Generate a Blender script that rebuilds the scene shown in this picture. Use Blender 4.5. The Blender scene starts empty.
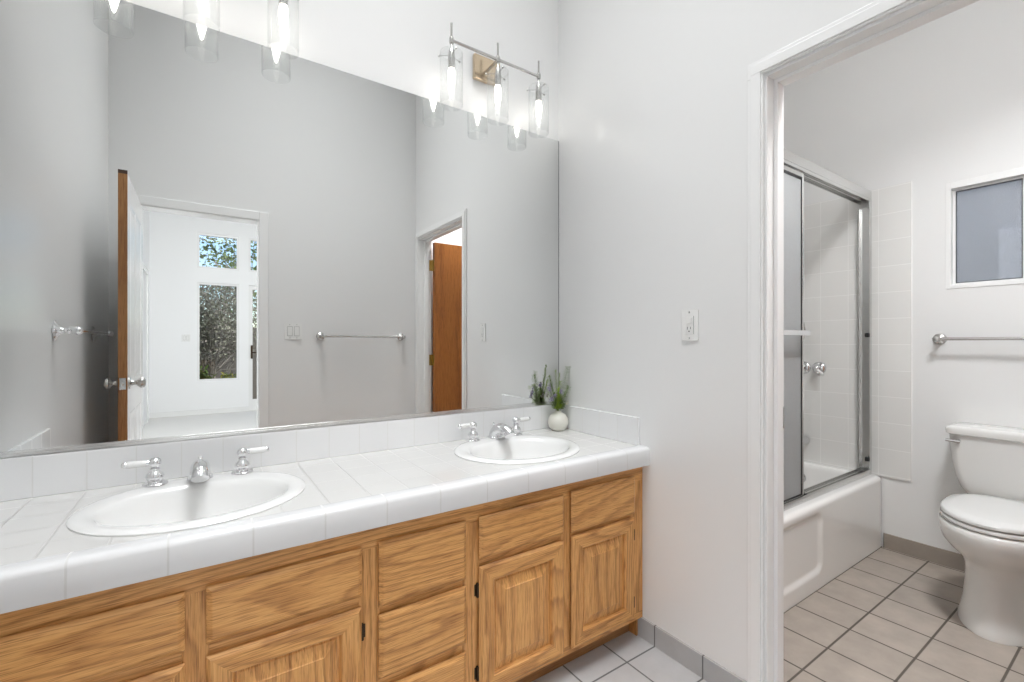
import bpy, bmesh, math, random
from mathutils import Vector, Matrix
random.seed(7)
PI = math.pi
S = bpy.context.scene
C = S.collection

# ------------------------------------------------------------------ camera
cam = bpy.data.objects.new('camera', bpy.data.cameras.new('camera'))
C.objects.link(cam)
cam.location = (-1.5118, -1.7968, 1.2154)
cam.rotation_euler = (PI/2, 0, math.radians(55.709-90))
cam.data.sensor_width = 36
cam.data.lens = 457.04/1024*36
cam.data.shift_y = 1.8/1024
cam.data.clip_start = 0.02
S.camera = cam

# ------------------------------------------------------------------ colour management
S.view_settings.view_transform = 'Standard'
S.view_settings.look = 'None'
S.view_settings.gamma = 1
S.view_settings.use_curve_mapping = False
S.view_settings.exposure = 0.0
S.cycles.use_denoising = True
S.cycles.max_bounces = 14
S.cycles.diffuse_bounces = 8
S.cycles.glossy_bounces = 8
S.cycles.transmission_bounces = 10
S.cycles.transparent_max_bounces = 24
S.cycles.sample_clamp_indirect = 6
S.cycles.caustics_reflective = False
S.cycles.caustics_refractive = False

# ------------------------------------------------------------------ world, sun, room light and added fills
W = bpy.data.worlds.new('sky'); S.world = W; W.use_nodes = True
nt = W.node_tree
sky = nt.nodes.new('ShaderNodeTexSky')
sky.sky_type = 'NISHITA'; sky.sun_disc = False
sky.dust_density = 0.1; sky.ozone_density = 2.0; sky.sun_elevation = math.radians(48); sky.sun_rotation = math.radians(200)
bg = nt.nodes['Background']; bg.inputs['Strength'].default_value = 0.21
nt.links.new(sky.outputs[0], bg.inputs['Color'])

sun = bpy.data.objects.new('sun', bpy.data.lights.new('sun', 'SUN'))
C.objects.link(sun)
sun.data.energy = 6.0; sun.data.angle = math.radians(1.0)
sun.rotation_euler = (math.radians(50), 0, math.radians(103))
sun.location = (0, 0, 8)

def area(name, loc, size, power, col, shape='SQUARE', rot=(0, 0, 0), sy=None, spread=180):
    l = bpy.data.lights.new(name, 'AREA'); l.shape = shape; l.size = size
    if sy: l.size_y = sy
    l.spread = math.radians(spread)
    l.energy = power; l.color = col
    o = bpy.data.objects.new(name, l); o.location = loc; o.rotation_euler = rot
    C.objects.link(o); return o
H = 5.2          # height of the vanity room ceiling
HT = 3.05        # toilet room ceiling
area('vanity_room_high_fill', (-0.98, -1.84, 3.95), 1.6, 6, (0.96, 0.985, 1.0), 'RECTANGLE', rot=(math.radians(48), 0, 0), sy=0.8)  # unseen fill added high on the south wall; no window is there
area('vanity_room_down_fill', (-0.95, -0.95, 4.1), 1.2, 24, (0.97, 0.985, 1.0), spread=85)  # added fill aimed down to brighten counter, floor and lower walls
area('toilet_room_ceiling_light', (0.55, -1.60, HT-0.03), 0.40, 28, (0.97, 0.985, 1.0), 'DISK', spread=132)
area('bedroom_fill', (-1.2, -3.5, 3.9), 1.8, 118, (0.98, 0.99, 1.0))  # added overhead fill, brightens the bedroom and spills through the doorway

# ------------------------------------------------------------------ material helpers
def new_mat(name, col=(0.8, 0.8, 0.8), rough=0.5, metal=0.0, spec=0.5, trans=0.0, ior=1.5, emit=None, es=0, coat=0.0):
    m = bpy.data.materials.new(name); m.use_nodes = True
    b = m.node_tree.nodes['Principled BSDF']
    b.inputs['Base Color'].default_value = (*col, 1)
    b.inputs['Roughness'].default_value = rough
    b.inputs['Metallic'].default_value = metal
    b.inputs['Specular IOR Level'].default_value = spec
    b.inputs['Transmission Weight'].default_value = trans
    b.inputs['IOR'].default_value = ior
    b.inputs['Coat Weight'].default_value = coat
    if emit:
        b.inputs['Emission Color'].default_value = (*emit, 1)
        b.inputs['Emission Strength'].default_value = es
    return m
def nd(m, t, **kw):
    n = m.node_tree.nodes.new(t)
    for k, v in kw.items(): setattr(n, k, v)
    return n
def lk(m, a, b): m.node_tree.links.new(a, b)
def mth(m, op, a, b=None, c=None):
    n = nd(m, 'ShaderNodeMath', operation=op)
    for i, v in enumerate((a, b, c)):
        if v is None: continue
        if isinstance(v, (int, float)): n.inputs[i].default_value = v
        else: lk(m, v, n.inputs[i])
    return n.outputs[0]
def ramp(m, fac, stops):
    n = nd(m, 'ShaderNodeValToRGB'); e = n.color_ramp.elements
    while len(e) < len(stops): e.new(0.5)
    for i, (p, c) in enumerate(stops):
        e[i].position = p; e[i].color = (*c, 1)
    lk(m, fac, n.inputs[0]); return n.outputs[0]
def bump(m, h, strength, dist=0.002):
    n = nd(m, 'ShaderNodeBump'); n.inputs['Strength'].default_value = strength
    n.inputs['Distance'].default_value = dist
    lk(m, h, n.inputs['Height']); lk(m, n.outputs[0], m.node_tree.nodes['Principled BSDF'].inputs['Normal'])
def noise(m, vec, scale, detail=2, rough=0.5):
    n = nd(m, 'ShaderNodeTexNoise'); n.inputs['Scale'].default_value = scale
    n.inputs['Detail'].default_value = detail; n.inputs['Roughness'].default_value = rough
    lk(m, vec, n.inputs['Vector']); return n.outputs['Fac']

def paint(name, col, rough, b=0.12):
    m = new_mat(name, col, rough)
    tc = nd(m, 'ShaderNodeTexCoord')
    bump(m, noise(m, tc.outputs['Object'], 90, 3), b, 0.001)
    return m
def tiles(name, base, grout, axes, gw=0.004, rough=0.2, mottled=0.0, bstr=0.5, var=0.03):
    """axes: list of (axis index, phase, spacing): square tile joints on these object axes"""
    m = new_mat(name, base, rough)
    B = m.node_tree.nodes['Principled BSDF']
    tc = nd(m, 'ShaderNodeTexCoord'); sp = nd(m, 'ShaderNodeSeparateXYZ'); lk(m, tc.outputs['Object'], sp.inputs[0])
    d = None; cell = nd(m, 'ShaderNodeCombineXYZ')
    for k, (ax, ph, s) in enumerate(axes):
        u = mth(m, 'DIVIDE', mth(m, 'SUBTRACT', sp.outputs[ax], ph), s)
        lk(m, mth(m, 'FLOOR', u), cell.inputs[k])
        f = mth(m, 'FRACT', u)
        e = mth(m, 'MULTIPLY', mth(m, 'MINIMUM', f, mth(m, 'SUBTRACT', 1.0, f)), s)
        d = e if d is None else mth(m, 'MINIMUM', d, e)
    mr = nd(m, 'ShaderNodeMapRange', interpolation_type='SMOOTHSTEP')
    mr.inputs['From Min'].default_value = gw*0.35; mr.inputs['From Max'].default_value = gw*0.75
    lk(m, d, mr.inputs['Value'])
    wn = nd(m, 'ShaderNodeTexWhiteNoise'); lk(m, cell.outputs[0], wn.inputs['Vector'])
    v = mth(m, 'ADD', mth(m, 'MULTIPLY', wn.outputs['Value'], var*2), 1-var)
    if mottled:
        n1 = noise(m, tc.outputs['Object'], 9, 4, 0.6)
        v = mth(m, 'MULTIPLY', v, mth(m, 'ADD', mth(m, 'MULTIPLY', n1, mottled*2), 1-mottled))
    vm = nd(m, 'ShaderNodeVectorMath', operation='SCALE'); vm.inputs[0].default_value = base
    lk(m, v, vm.inputs['Scale'])
    mx = nd(m, 'ShaderNodeMix', data_type='RGBA')
    lk(m, mr.outputs[0], mx.inputs['Factor']); mx.inputs['A'].default_value = (*grout, 1)
    lk(m, vm.outputs[0], mx.inputs['B'])
    lk(m, mx.outputs['Result'], B.inputs['Base Color'])
    rr = mth(m, 'SUBTRACT', 0.8, mth(m, 'MULTIPLY', mr.outputs[0], 0.8-rough)); lk(m, rr, B.inputs['Roughness'])
    bump(m, mr.outputs[0], bstr, 0.0015)
    return m
def oak(name, axis, light=(0.76, 0.415, 0.15), mid=(0.62, 0.305, 0.098), dark=(0.24, 0.10, 0.03), seed=0.0, contour=24.0):
    m = new_mat(name, mid, 0.38, spec=0.4)
    B = m.node_tree.nodes['Principled BSDF']
    tc = nd(m, 'ShaderNodeTexCoord'); oi = nd(m, 'ShaderNodeObjectInfo')
    off = nd(m, 'ShaderNodeCombineXYZ')
    for i, k in enumerate((37.0, 53.0, 71.0)):
        lk(m, mth(m, 'ADD', mth(m, 'MULTIPLY', oi.outputs['Random'], k), seed), off.inputs[i])
    ad = nd(m, 'ShaderNodeVectorMath', operation='ADD'); lk(m, tc.outputs['Object'], ad.inputs[0]); lk(m, off.outputs[0], ad.inputs[1])
    def sc(a, c):
        v = [c, c*0.25, c]; v[axis] = a
        n = nd(m, 'ShaderNodeVectorMath', operation='MULTIPLY'); lk(m, ad.outputs[0], n.inputs[0]); n.inputs[1].default_value = v
        return n.outputs[0]
    n1 = noise(m, sc(0.55, 4.6), 1.0, 1.0, 0.4)
    wob = noise(m, sc(10, 60), 1.0, 3, 0.6)
    ph = mth(m, 'ADD', mth(m, 'MULTIPLY', n1, contour), mth(m, 'MULTIPLY', wob, 0.55))
    f = mth(m, 'FRACT', ph)
    bands = mth(m, 'POWER', mth(m, 'MULTIPLY', f, mth(m, 'SUBTRACT', 1.0, mth(m, 'POWER', f, 12.0))), 4.0)
    fib = noise(m, sc(7, 240), 1.0, 3, 0.6)
    pores = noise(m, sc(16, 520), 1.0, 2, 0.5)
    tone = mth(m, 'ADD', mth(m, 'MULTIPLY', bands, 1.0), mth(m, 'MULTIPLY', fib, 0.75))
    col = ramp(m, tone, [(0.25, light), (0.5, mid), (1.0, dark)])
    pr = ramp(m, pores, [(0.52, (1, 1, 1)), (0.68, (0.60, 0.52, 0.45))])
    mx = nd(m, 'ShaderNodeMix', data_type='RGBA', blend_type='MULTIPLY'); mx.inputs['Factor'].default_value = 1.0
    lk(m, col, mx.inputs['A']); lk(m, pr, mx.inputs['B'])
    lk(m, mx.outputs['Result'], B.inputs['Base Color'])
    bump(m, pores, 0.12, 0.0006)
    return m
def thin_glass(name, tint=(0.97, 0.98, 0.98), ior=1.5, gain=1.0, haze=0.0):
    m = bpy.data.materials.new(name); m.use_nodes = True
    n = m.node_tree; n.nodes.remove(n.nodes['Principled BSDF'])
    t = nd(m, 'ShaderNodeBsdfTransparent'); t.inputs[0].default_value = (*tint, 1)
    g = nd(m, 'ShaderNodeBsdfGlossy'); g.inputs['Roughness'].default_value = 0.02
    lw = nd(m, 'ShaderNodeLayerWeight'); lw.inputs[0].default_value = 0.5
    fr = mth(m, 'ADD', 0.035, mth(m, 'MULTIPLY', mth(m, 'POWER', lw.outputs['Facing'], 5.0), 0.8))
    mx = nd(m, 'ShaderNodeMixShader')
    lk(m, mth(m, 'MULTIPLY', fr, gain), mx.inputs[0]); lk(m, t.outputs[0], mx.inputs[1]); lk(m, g.outputs[0], mx.inputs[2])
    out = mx.outputs[0]
    if haze:
        tl = nd(m, 'ShaderNodeBsdfTranslucent'); df = nd(m, 'ShaderNodeBsdfDiffuse'); ad = nd(m, 'ShaderNodeMixShader')
        lk(m, tl.outputs[0], ad.inputs[1]); lk(m, df.outputs[0], ad.inputs[2])
        m2 = nd(m, 'ShaderNodeMixShader'); m2.inputs[0].default_value = haze
        lk(m, out, m2.inputs[1]); lk(m, ad.outputs[0], m2.inputs[2]); out = m2.outputs[0]
    lk(m, out, n.nodes['Material Output'].inputs['Surface'])
    return m

M = {}
M['wall'] = paint('satin_wall_paint', (0.82, 0.82, 0.815), 0.25)
M['ceil'] = paint('flat_ceiling_paint', (0.82, 0.82, 0.81), 0.7)
M['trim'] = paint('gloss_trim_paint', (0.86, 0.86, 0.855), 0.22, 0.03)
M['bedroom'] = paint('bedroom_paint', (0.88, 0.885, 0.89), 0.6)
M['carpet'] = new_mat('pale_carpet', (0.72, 0.71, 0.69), 0.95)
M['floor'] = tiles('grey_floor_tile', (0.50, 0.50, 0.505), (0.15, 0.15, 0.15), [(0, -0.171, 0.212), (1, -0.607, 0.212)], 0.006, 0.33, 0.16)
M['floor2'] = tiles('greige_floor_tile', (0.375, 0.325, 0.28), (0.10, 0.085, 0.07), [(0, 0.551, 0.2125), (1, -0.786, 0.2155)], 0.007, 0.34, 0.30, var=0.06)
M['base_e'] = tiles('grey_base_tile', (0.46, 0.46, 0.465), (0.16, 0.16, 0.16), [(1, -0.607, 0.212)], 0.005, 0.33, 0.14)
M['base_w'] = tiles('greige_base_tile', (0.33, 0.285, 0.245), (0.13, 0.11, 0.09), [(1, -1.190, 0.393)], 0.005, 0.38, 0.18)
WT = (0.84, 0.84, 0.83); GT = (0.66, 0.66, 0.645)
M['shower_x'] = tiles('white_shower_tile_on_end_wall', (0.79, 0.785, 0.765), (0.86, 0.855, 0.84), [(1, -0.927, 0.1545), (2, 0.433, 0.1545)], 0.003, 0.12, var=0.012, bstr=0.3)
M['shower_y'] = tiles('white_shower_tile_on_back_wall', (0.79, 0.785, 0.765), (0.86, 0.855, 0.84), [(0, 0.1, 0.1545), (2, 0.433, 0.1545)], 0.004, 0.12, var=0.012, bstr=0.4)
M['top'] = tiles('white_counter_tile', (0.73, 0.725, 0.71), (0.56, 0.555, 0.54), [(0, -1.894, 0.111), (1, -0.204, 0.1095)], 0.0038, 0.10, var=0.012)
M['cap'] = tiles('white_edge_cap_tile', (0.78, 0.785, 0.79), (0.66, 0.66, 0.65), [(0, -1.728, 0.1592)], 0.0038, 0.10, var=0.012, bstr=0.15)
M['splash'] = tiles('white_backsplash_tile', (0.84, 0.845, 0.85), (0.75, 0.75, 0.74), [(0, -1.894, 0.111)], 0.0030, 0.12, var=0.012, bstr=0.15)
M['splash_s'] = tiles('white_side_splash_tile', (0.84, 0.845, 0.85), (0.75, 0.75, 0.74), [(1, -0.084, 0.1095)], 0.0034, 0.12, var=0.012)
M['porcelain'] = new_mat('white_porcelain', (0.86, 0.86, 0.85), 0.07, coat=0.3)
M['tub'] = new_mat('white_tub_enamel', (0.86, 0.85, 0.83), 0.10, coat=0.3)
M['toilet'] = new_mat('toilet_china', (0.76, 0.755, 0.735), 0.08, coat=0.3)
M['seat'] = new_mat('toilet_seat_plastic', (0.72, 0.72, 0.71), 0.18)
M['chrome'] = new_mat('chrome', (0.80, 0.80, 0.81), 0.06, 1.0)
M['nickel'] = new_mat('brushed_nickel', (0.56, 0.55, 0.53), 0.24, 1.0)
M['alu'] = new_mat('satin_aluminium', (0.74, 0.74, 0.73), 0.22, 1.0)
M['wood_reflect'] = new_mat('metal_wood_reflection_tint', (0.72, 0.58, 0.42), 0.18, 1.0)  # tan colour paints in the brown wood reflected by the metal backplate
M['mirror'] = new_mat('mirror_silver', (0.82, 0.83, 0.825), 0.0, 1.0)
M['rubber'] = new_mat('black_rubber', (0.012, 0.012, 0.012), 0.5)
M['bronze'] = new_mat('dark_bronze', (0.055, 0.035, 0.02), 0.4, 0.7)
M['brass'] = new_mat('aged_brass', (0.45, 0.30, 0.09), 0.35, 1.0)
M['plastic'] = new_mat('white_plate_plastic', (0.84, 0.84, 0.825), 0.25)
M['slot'] = new_mat('dark_slot', (0.04, 0.04, 0.04), 0.6)
M['vase'] = new_mat('cream_ceramic', (0.74, 0.73, 0.66), 0.45)
M['glass'] = thin_glass('clear_shade_glass', (0.985, 0.99, 0.99), 1.45, 0.6, 0.055)
M['pane'] = thin_glass('window_pane_glass', (0.96, 0.97, 0.97), 1.45, 0.6)
M['bulb'] = new_mat('frosted_lit_bulb', (0.9, 0.9, 0.9), 0.4, emit=(1.0, 0.95, 0.88), es=8)
M['oak_h'] = oak('oak_grain_horizontal', 0)
M['oak_v'] = oak('oak_grain_vertical', 2, seed=3.3)
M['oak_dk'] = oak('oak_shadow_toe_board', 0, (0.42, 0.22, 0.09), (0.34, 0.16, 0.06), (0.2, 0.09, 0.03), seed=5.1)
M['fir'] = oak('raw_fir_door_edge', 2, (0.52, 0.27, 0.11), (0.42, 0.2, 0.075), (0.25, 0.11, 0.045), seed=2.1, contour=5)
M['brown_door'] = oak('stained_brown_door_veneer', 2, (0.42, 0.155, 0.035), (0.35, 0.12, 0.026), (0.22, 0.07, 0.016), seed=9.2, contour=5)
M['dark_edge'] = new_mat('dark_door_cap', (0.07, 0.035, 0.02), 0.6)
M['leaf1'] = new_mat('fern_green', (0.20, 0.29, 0.08), 0.6)
M['leaf2'] = new_mat('sage_green', (0.40, 0.47, 0.26), 0.6)
M['leaf3'] = new_mat('lime_green', (0.33, 0.46, 0.06), 0.6)
M['lilac'] = new_mat('lilac_petal', (0.42, 0.36, 0.55), 0.6)
M['cream_petal'] = new_mat('cream_petal', (0.75, 0.72, 0.60), 0.6)
# obscure (pebbled) window glass and the frosted shower panels
def obscure(name, col, rough, bs, sc_, milk, clear, mot=0.86):
    """milky glass: part diffusing body (translucent + diffuse), part clear or rough transmission"""
    m = bpy.data.materials.new(name); m.use_nodes = True
    n = m.node_tree; P = n.nodes['Principled BSDF']
    P.inputs['Base Color'].default_value = (*col, 1); P.inputs['Roughness'].default_value = rough
    P.inputs['Transmission Weight'].default_value = 1.0; P.inputs['IOR'].default_value = 1.2
    tc = nd(m, 'ShaderNodeTexCoord')
    h = noise(m, tc.outputs['Object'], sc_, 2); bump(m, h, bs, 0.002)
    df = nd(m, 'ShaderNodeBsdfDiffuse'); tl = nd(m, 'ShaderNodeBsdfTranslucent')
    c2 = ramp(m, h, [(0.35, tuple(c*mot for c in col)), (0.65, col)])
    lk(m, c2, df.inputs[0]); lk(m, c2, tl.inputs[0])
    a = nd(m, 'ShaderNodeMixShader'); a.inputs[0].default_value = 0.45; lk(m, df.outputs[0], a.inputs[1]); lk(m, tl.outputs[0], a.inputs[2])
    if clear:
        t = nd(m, 'ShaderNodeBsdfTransparent'); t.inputs[0].default_value = (*col, 1); src = t.outputs[0]
    else: src = P.outputs[0]
    x = nd(m, 'ShaderNodeMixShader'); x.inputs[0].default_value = milk
    lk(m, src, x.inputs[1]); lk(m, a.outputs[0], x.inputs[2])
    g = nd(m, 'ShaderNodeBsdfGlossy'); g.inputs['Roughness'].default_value = 0.15
    y = nd(m, 'ShaderNodeMixShader'); y.inputs[0].default_value = 0.05
    lk(m, x.outputs[0], y.inputs[1]); lk(m, g.outputs[0], y.inputs[2])
    lk(m, y.outputs[0], n.nodes['Material Output'].inputs['Surface'])
    return m
M['obscure'] = obscure('pebbled_obscure_glass', (0.90, 0.91, 0.93), 0.04, 0.25, 330, 0.30, True, 0.62)
M['frost'] = obscure('frosted_shower_glass', (0.66, 0.675, 0.68), 0.45, 0.15, 160, 0.88, True, 0.95)

# ------------------------------------------------------------------ mesh helpers
def finish(name, bm, mats, parent=None, smooth=False, bevel=0.0, seg=2, kind=None, loc=None, sub=0, recalc=True):
    if recalc: bmesh.ops.recalc_face_normals(bm, faces=bm.faces)
    me = bpy.data.meshes.new(name); bm.to_mesh(me); bm.free()
    if not isinstance(mats, (list, tuple)): mats = [mats]
    for m in mats: me.materials.append(m)
    if smooth:
        me.polygons.foreach_set('use_smooth', [True]*len(me.polygons))
    o = bpy.data.objects.new(name, me); C.objects.link(o)
    if parent: o.parent = parent
    if kind: o['kind'] = kind
    if bevel:
        b = o.modifiers.new('bevel', 'BEVEL'); b.width = bevel; b.segments = seg; b.limit_method = 'ANGLE'; b.angle_limit = math.radians(40)
        me.polygons.foreach_set('use_smooth', [True]*len(me.polygons))
        b.harden_normals = True
    if sub:
        s_ = o.modifiers.new('sub', 'SUBSURF'); s_.levels = sub; s_.render_levels = sub
    if smooth and not sub and not bevel:
        try: me.set_sharp_from_angle(angle=math.radians(50))
        except Exception: pass
    return o
def box(bm, x0, x1, y0, y1, z0, z1, mi=0):
    vs = [bm.verts.new((x, y, z)) for x in (x0, x1) for y in (y0, y1) for z in (z0, z1)]
    for f in ((0, 1, 3, 2), (4, 6, 7, 5), (0, 4, 5, 1), (2, 3, 7, 6), (0, 2, 6, 4), (1, 5, 7, 3)):
        bm.faces.new([vs[i] for i in f]).material_index = mi
def bx(*boxes):
    bm = bmesh.new()
    for b in boxes: box(bm, *b)
    return bm
def loft(bm, rings, cap0=True, cap1=True, closed=False, mi=0):
    R = [[bm.verts.new(p) for p in r] for r in rings]; n = len(R[0])
    for a, b in zip(R, R[1:] + (R[:1] if closed else [])):
        for i in range(n):
            j = (i+1) % n
            bm.faces.new((a[i], a[j], b[j], b[i])).material_index = mi
    if not closed:
        if cap0: bm.faces.new(R[0][::-1]).material_index = mi
        if cap1: bm.faces.new(R[-1]).material_index = mi
    return R
def lathe(bm, prof, origin=(0, 0, 0), axis='z', n=24, mi=0, cap0=True, cap1=True):
    """prof: list of (radius, height along the axis)"""
    o = Vector(origin); a = {'x': Vector((1, 0, 0)), 'y': Vector((0, 1, 0)), 'z': Vector((0, 0, 1))}[axis] if isinstance(axis, str) else axis
    a = Vector(a).normalized(); u = a.orthogonal().normalized(); v = a.cross(u)
    rings = [[o + a*h + (u*math.cos(2*PI*k/n) + v*math.sin(2*PI*k/n))*max(r, 1e-5) for k in range(n)] for r, h in prof]
    loft(bm, rings, cap0, cap1, mi=mi)
def tube(bm, pts, rad, n=12, mi=0, cap=True, flat=1.0):
    pts = [Vector(p) for p in pts]; rings = []; u = None
    for i, p in enumerate(pts):
        t = (pts[min(i+1, len(pts)-1)] - pts[max(i-1, 0)]).normalized()
        if u is None: u = t.orthogonal().normalized()
        u = (u - t*u.dot(t)).normalized(); v = t.cross(u)
        r = rad[i] if isinstance(rad, (list, tuple)) else rad
        rings.append([p + (u*math.cos(2*PI*k/n) + v*math.sin(2*PI*k/n)*flat)*r for k in range(n)])
    loft(bm, rings, cap, cap, mi=mi)
def smoothpath(pts, n=6):
    P = [Vector(p) for p in pts]; out = []
    for i in range(len(P)-1):
        p0, p1, p2, p3 = P[max(i-1, 0)], P[i], P[i+1], P[min(i+2, len(P)-1)]
        for k in range(n):
            t = k/n
            out.append(0.5*((2*p1) + (p2-p0)*t + (2*p0-5*p1+4*p2-p3)*t*t + (3*p1-p0-3*p2+p3)*t**3))
    out.append(P[-1]); return out
def ellipse(cx, cy, rx, ry, z, n=64, e=2.0):
    r = []
    for k in range(n):
        c, s = math.cos(2*PI*k/n), math.sin(2*PI*k/n)
        r.append((cx + rx*math.copysign(abs(c)**(2/e), c), cy + ry*math.copysign(abs(s)**(2/e), s), z))
    return r
def thing(name, label, cat, loc=(0, 0, 0), group=None, kind=None):
    o = bpy.data.objects.new(name, None); C.objects.link(o); o.location = loc; o.empty_display_size = 0.05
    if kind: o['kind'] = kind
    else: o['label'] = label; o['category'] = cat
    if group: o['group'] = group
    return o
def tag(o, label, cat, group=None):
    o['label'] = label; o['category'] = cat
    if group: o['group'] = group
    return o
def cut(o, bm):
    """subtract the bmesh from the object, baked into its mesh"""
    bmesh.ops.recalc_face_normals(bm, faces=bm.faces)
    me = bpy.data.meshes.new('cutter'); bm.to_mesh(me); bm.free()
    c = bpy.data.objects.new('cutter', me); C.objects.link(c)
    md = o.modifiers.new('cut', 'BOOLEAN'); md.object = c; md.operation = 'DIFFERENCE'; md.solver = 'EXACT'
    dg = bpy.context.evaluated_depsgraph_get(); dg.update()
    nm = bpy.data.meshes.new_from_object(o.evaluated_get(dg))
    o.modifiers.remove(md); o.data = nm
    bpy.data.objects.remove(c)

# ------------------------------------------------------------------ rooms
X1 = 1.8485; YS = -1.888; XW = -1.972; TB = 2.08
def wall(name, boxes, m): return finish(name, bx(*boxes), m, kind='structure')
wall('wall_north', [(XW-0.12, X1+0.14, 0, 0.12, -0.05, H)], M['wall'])
wall('wall_west', [(XW-0.12, XW, YS, 0, 0, H)], M['wall'])
wall('wall_east', [(0, 0.105, -1.039, 0, 0, H), (0, 0.105, YS, -1.81, 0, H), (0, 0.105, -1.81, -1.039, TB, H)], M['wall'])
sw = wall('wall_south', [(-2.30, -1.845, YS-0.12, YS, 0, H), (-1.168, 2.6, YS-0.12, YS, 0, H), (-1.845, -1.168, YS-0.12, YS, TB, H)], M['wall'])
wall('wall_window_side', [(X1, X1+0.14, -1.071, 0, 0, H), (X1, X1+0.14, YS, -1.63, 0, H), (X1, X1+0.14, -1.63, -1.071, 0, 1.5075), (X1, X1+0.14, -1.63, -1.071, 2.084, H)], M['wall'])
wall('ceiling', [(XW-0.12, 0.06, YS, 0.12, H, H+0.08)], M['ceil'])
wall('ceiling', [(0.105, X1, YS, 0, HT, HT+0.06)], M['ceil'])
wall('floor', [(XW-0.12, 0.06, YS-0.12, 0.0, -0.05, 0)], M['floor'])
wall('floor', [(0.06, X1, YS, 0.0, -0.05, 0)], M['floor2'])
wall('wall_tub_end', [(0.105, 0.30, -0.74, 0, 0, HT)], M['wall'])
wall('wall_shower_tile_end', [(X1-0.008, X1, -0.927, -0.008, 0.4215, 2.138)], M['shower_x'])
wall('wall_shower_tile_back', [(0.30, X1-0.008, -0.008, 0, 0.4215, 2.138)], M['shower_y'])
wall('baseboard_east', [(-0.010, 0, -0.982, -0.481, 0, 0.082)], M['base_e'])
wall('baseboard_window_side', [(X1-0.010, X1, YS, -0.797, 0, 0.086)], M['base_w'])
wall('baseboard_south', [(-1.10, 0, YS, YS+0.010, 0, 0.082)], M['floor'])
# bedroom beyond the south doorway
wall('floor_bedroom', [(-2.30, 2.6, -7.72, YS-0.12, -0.05, 0)], M['carpet'])
wall('ceiling_bedroom', [(-2.30, 2.6, -7.72, YS-0.12, 4.0, 4.08)], M['ceil'])
wall('wall_bedroom_west', [(-2.30, -2.19, -7.72, YS-0.12, 0, 4.0)], M['bedroom'])
wall('wall_bedroom_east', [(2.5, 2.6, -7.72, YS-0.12, 0, 4.0)], M['bedroom'])
YB = -7.6
wb = []
cols = [(-2.3, -1.558), (-0.947, -0.80), (0.12, 0.30), (1.6, 2.6)]
wb += [(a, b, YB-0.12, YB, 0, 4.0) for a, b in cols]
wb += [(-1.558, -0.947, YB-0.12, YB, 0, 0.558), (-1.558, -0.947, YB-0.12, YB, 2.245, 2.486), (-1.558, -0.947, YB-0.12, YB, 3.09, 4.0)]
wb += [(-0.80, 0.12, YB-0.12, YB, 2.245, 2.486), (-0.80, 0.12, YB-0.12, YB, 3.09, 4.0)]
wb += [(0.30, 1.6, YB-0.12, YB, 0, 0.558), (0.30, 1.6, YB-0.12, YB, 2.245, 4.0)]
wall('wall_bedroom_south', wb, M['bedroom'])
wall('baseboard_bedroom', [(-2.19, -0.80, YB, YB+0.014, 0, 0.08)], M['trim'])

def bwin(name, x0, x1, z0, z1):
    fw = 0.035
    f = finish(name, bx((x0, x0+fw, YB-0.09, YB-0.03, z0, z1), (x1-fw, x1, YB-0.09, YB-0.03, z0, z1),
                        (x0+fw, x1-fw, YB-0.09, YB-0.03, z0, z0+fw), (x0+fw, x1-fw, YB-0.09, YB-0.03, z1-fw, z1)), M['trim'], kind='structure')
    finish('pane', bx((x0+fw, x1-fw, YB-0.064, YB-0.058, z0+fw, z1-fw)), M['pane'], f)
bwin('window_2', -1.558, -0.947, 0.558, 2.245)
bwin('window_3', -1.558, -0.947, 2.486, 3.09)
bwin('window_4', -0.80, 0.12, 2.486, 3.09)
bwin('window_5', 0.30, 1.6, 0.558, 2.245)
# glazed patio door
pd = finish('door_3', bx((-0.80, -0.735, YB-0.09, YB-0.04, 0, 2.245), (0.055, 0.12, YB-0.09, YB-0.04, 0, 2.245),
                         (-0.735, 0.055, YB-0.09, YB-0.04, 0, 0.20), (-0.735, 0.055, YB-0.09, YB-0.04, 2.17, 2.245)), M['trim'], kind='structure')
finish('pane', bx((-0.735, 0.055, YB-0.068, YB-0.062, 0.20, 2.17)), M['pane'], pd)
finish('handle', bx((-0.765, -0.735, YB-0.04, YB-0.02, 0.93, 1.17), (-0.765, -0.68, YB-0.02, YB-0.0, 1.03, 1.05)), M['bronze'], pd, bevel=0.003)
# closet door casing on the bedroom's west wall
finish('trim_1', bx((-2.19, -2.172, -7.21, -7.14, 0, 2.33), (-2.19, -2.172, -6.35, -6.28, 0, 2.33), (-2.19, -2.172, -7.14, -6.35, 2.26, 2.33)), M['trim'], kind='structure')

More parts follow.
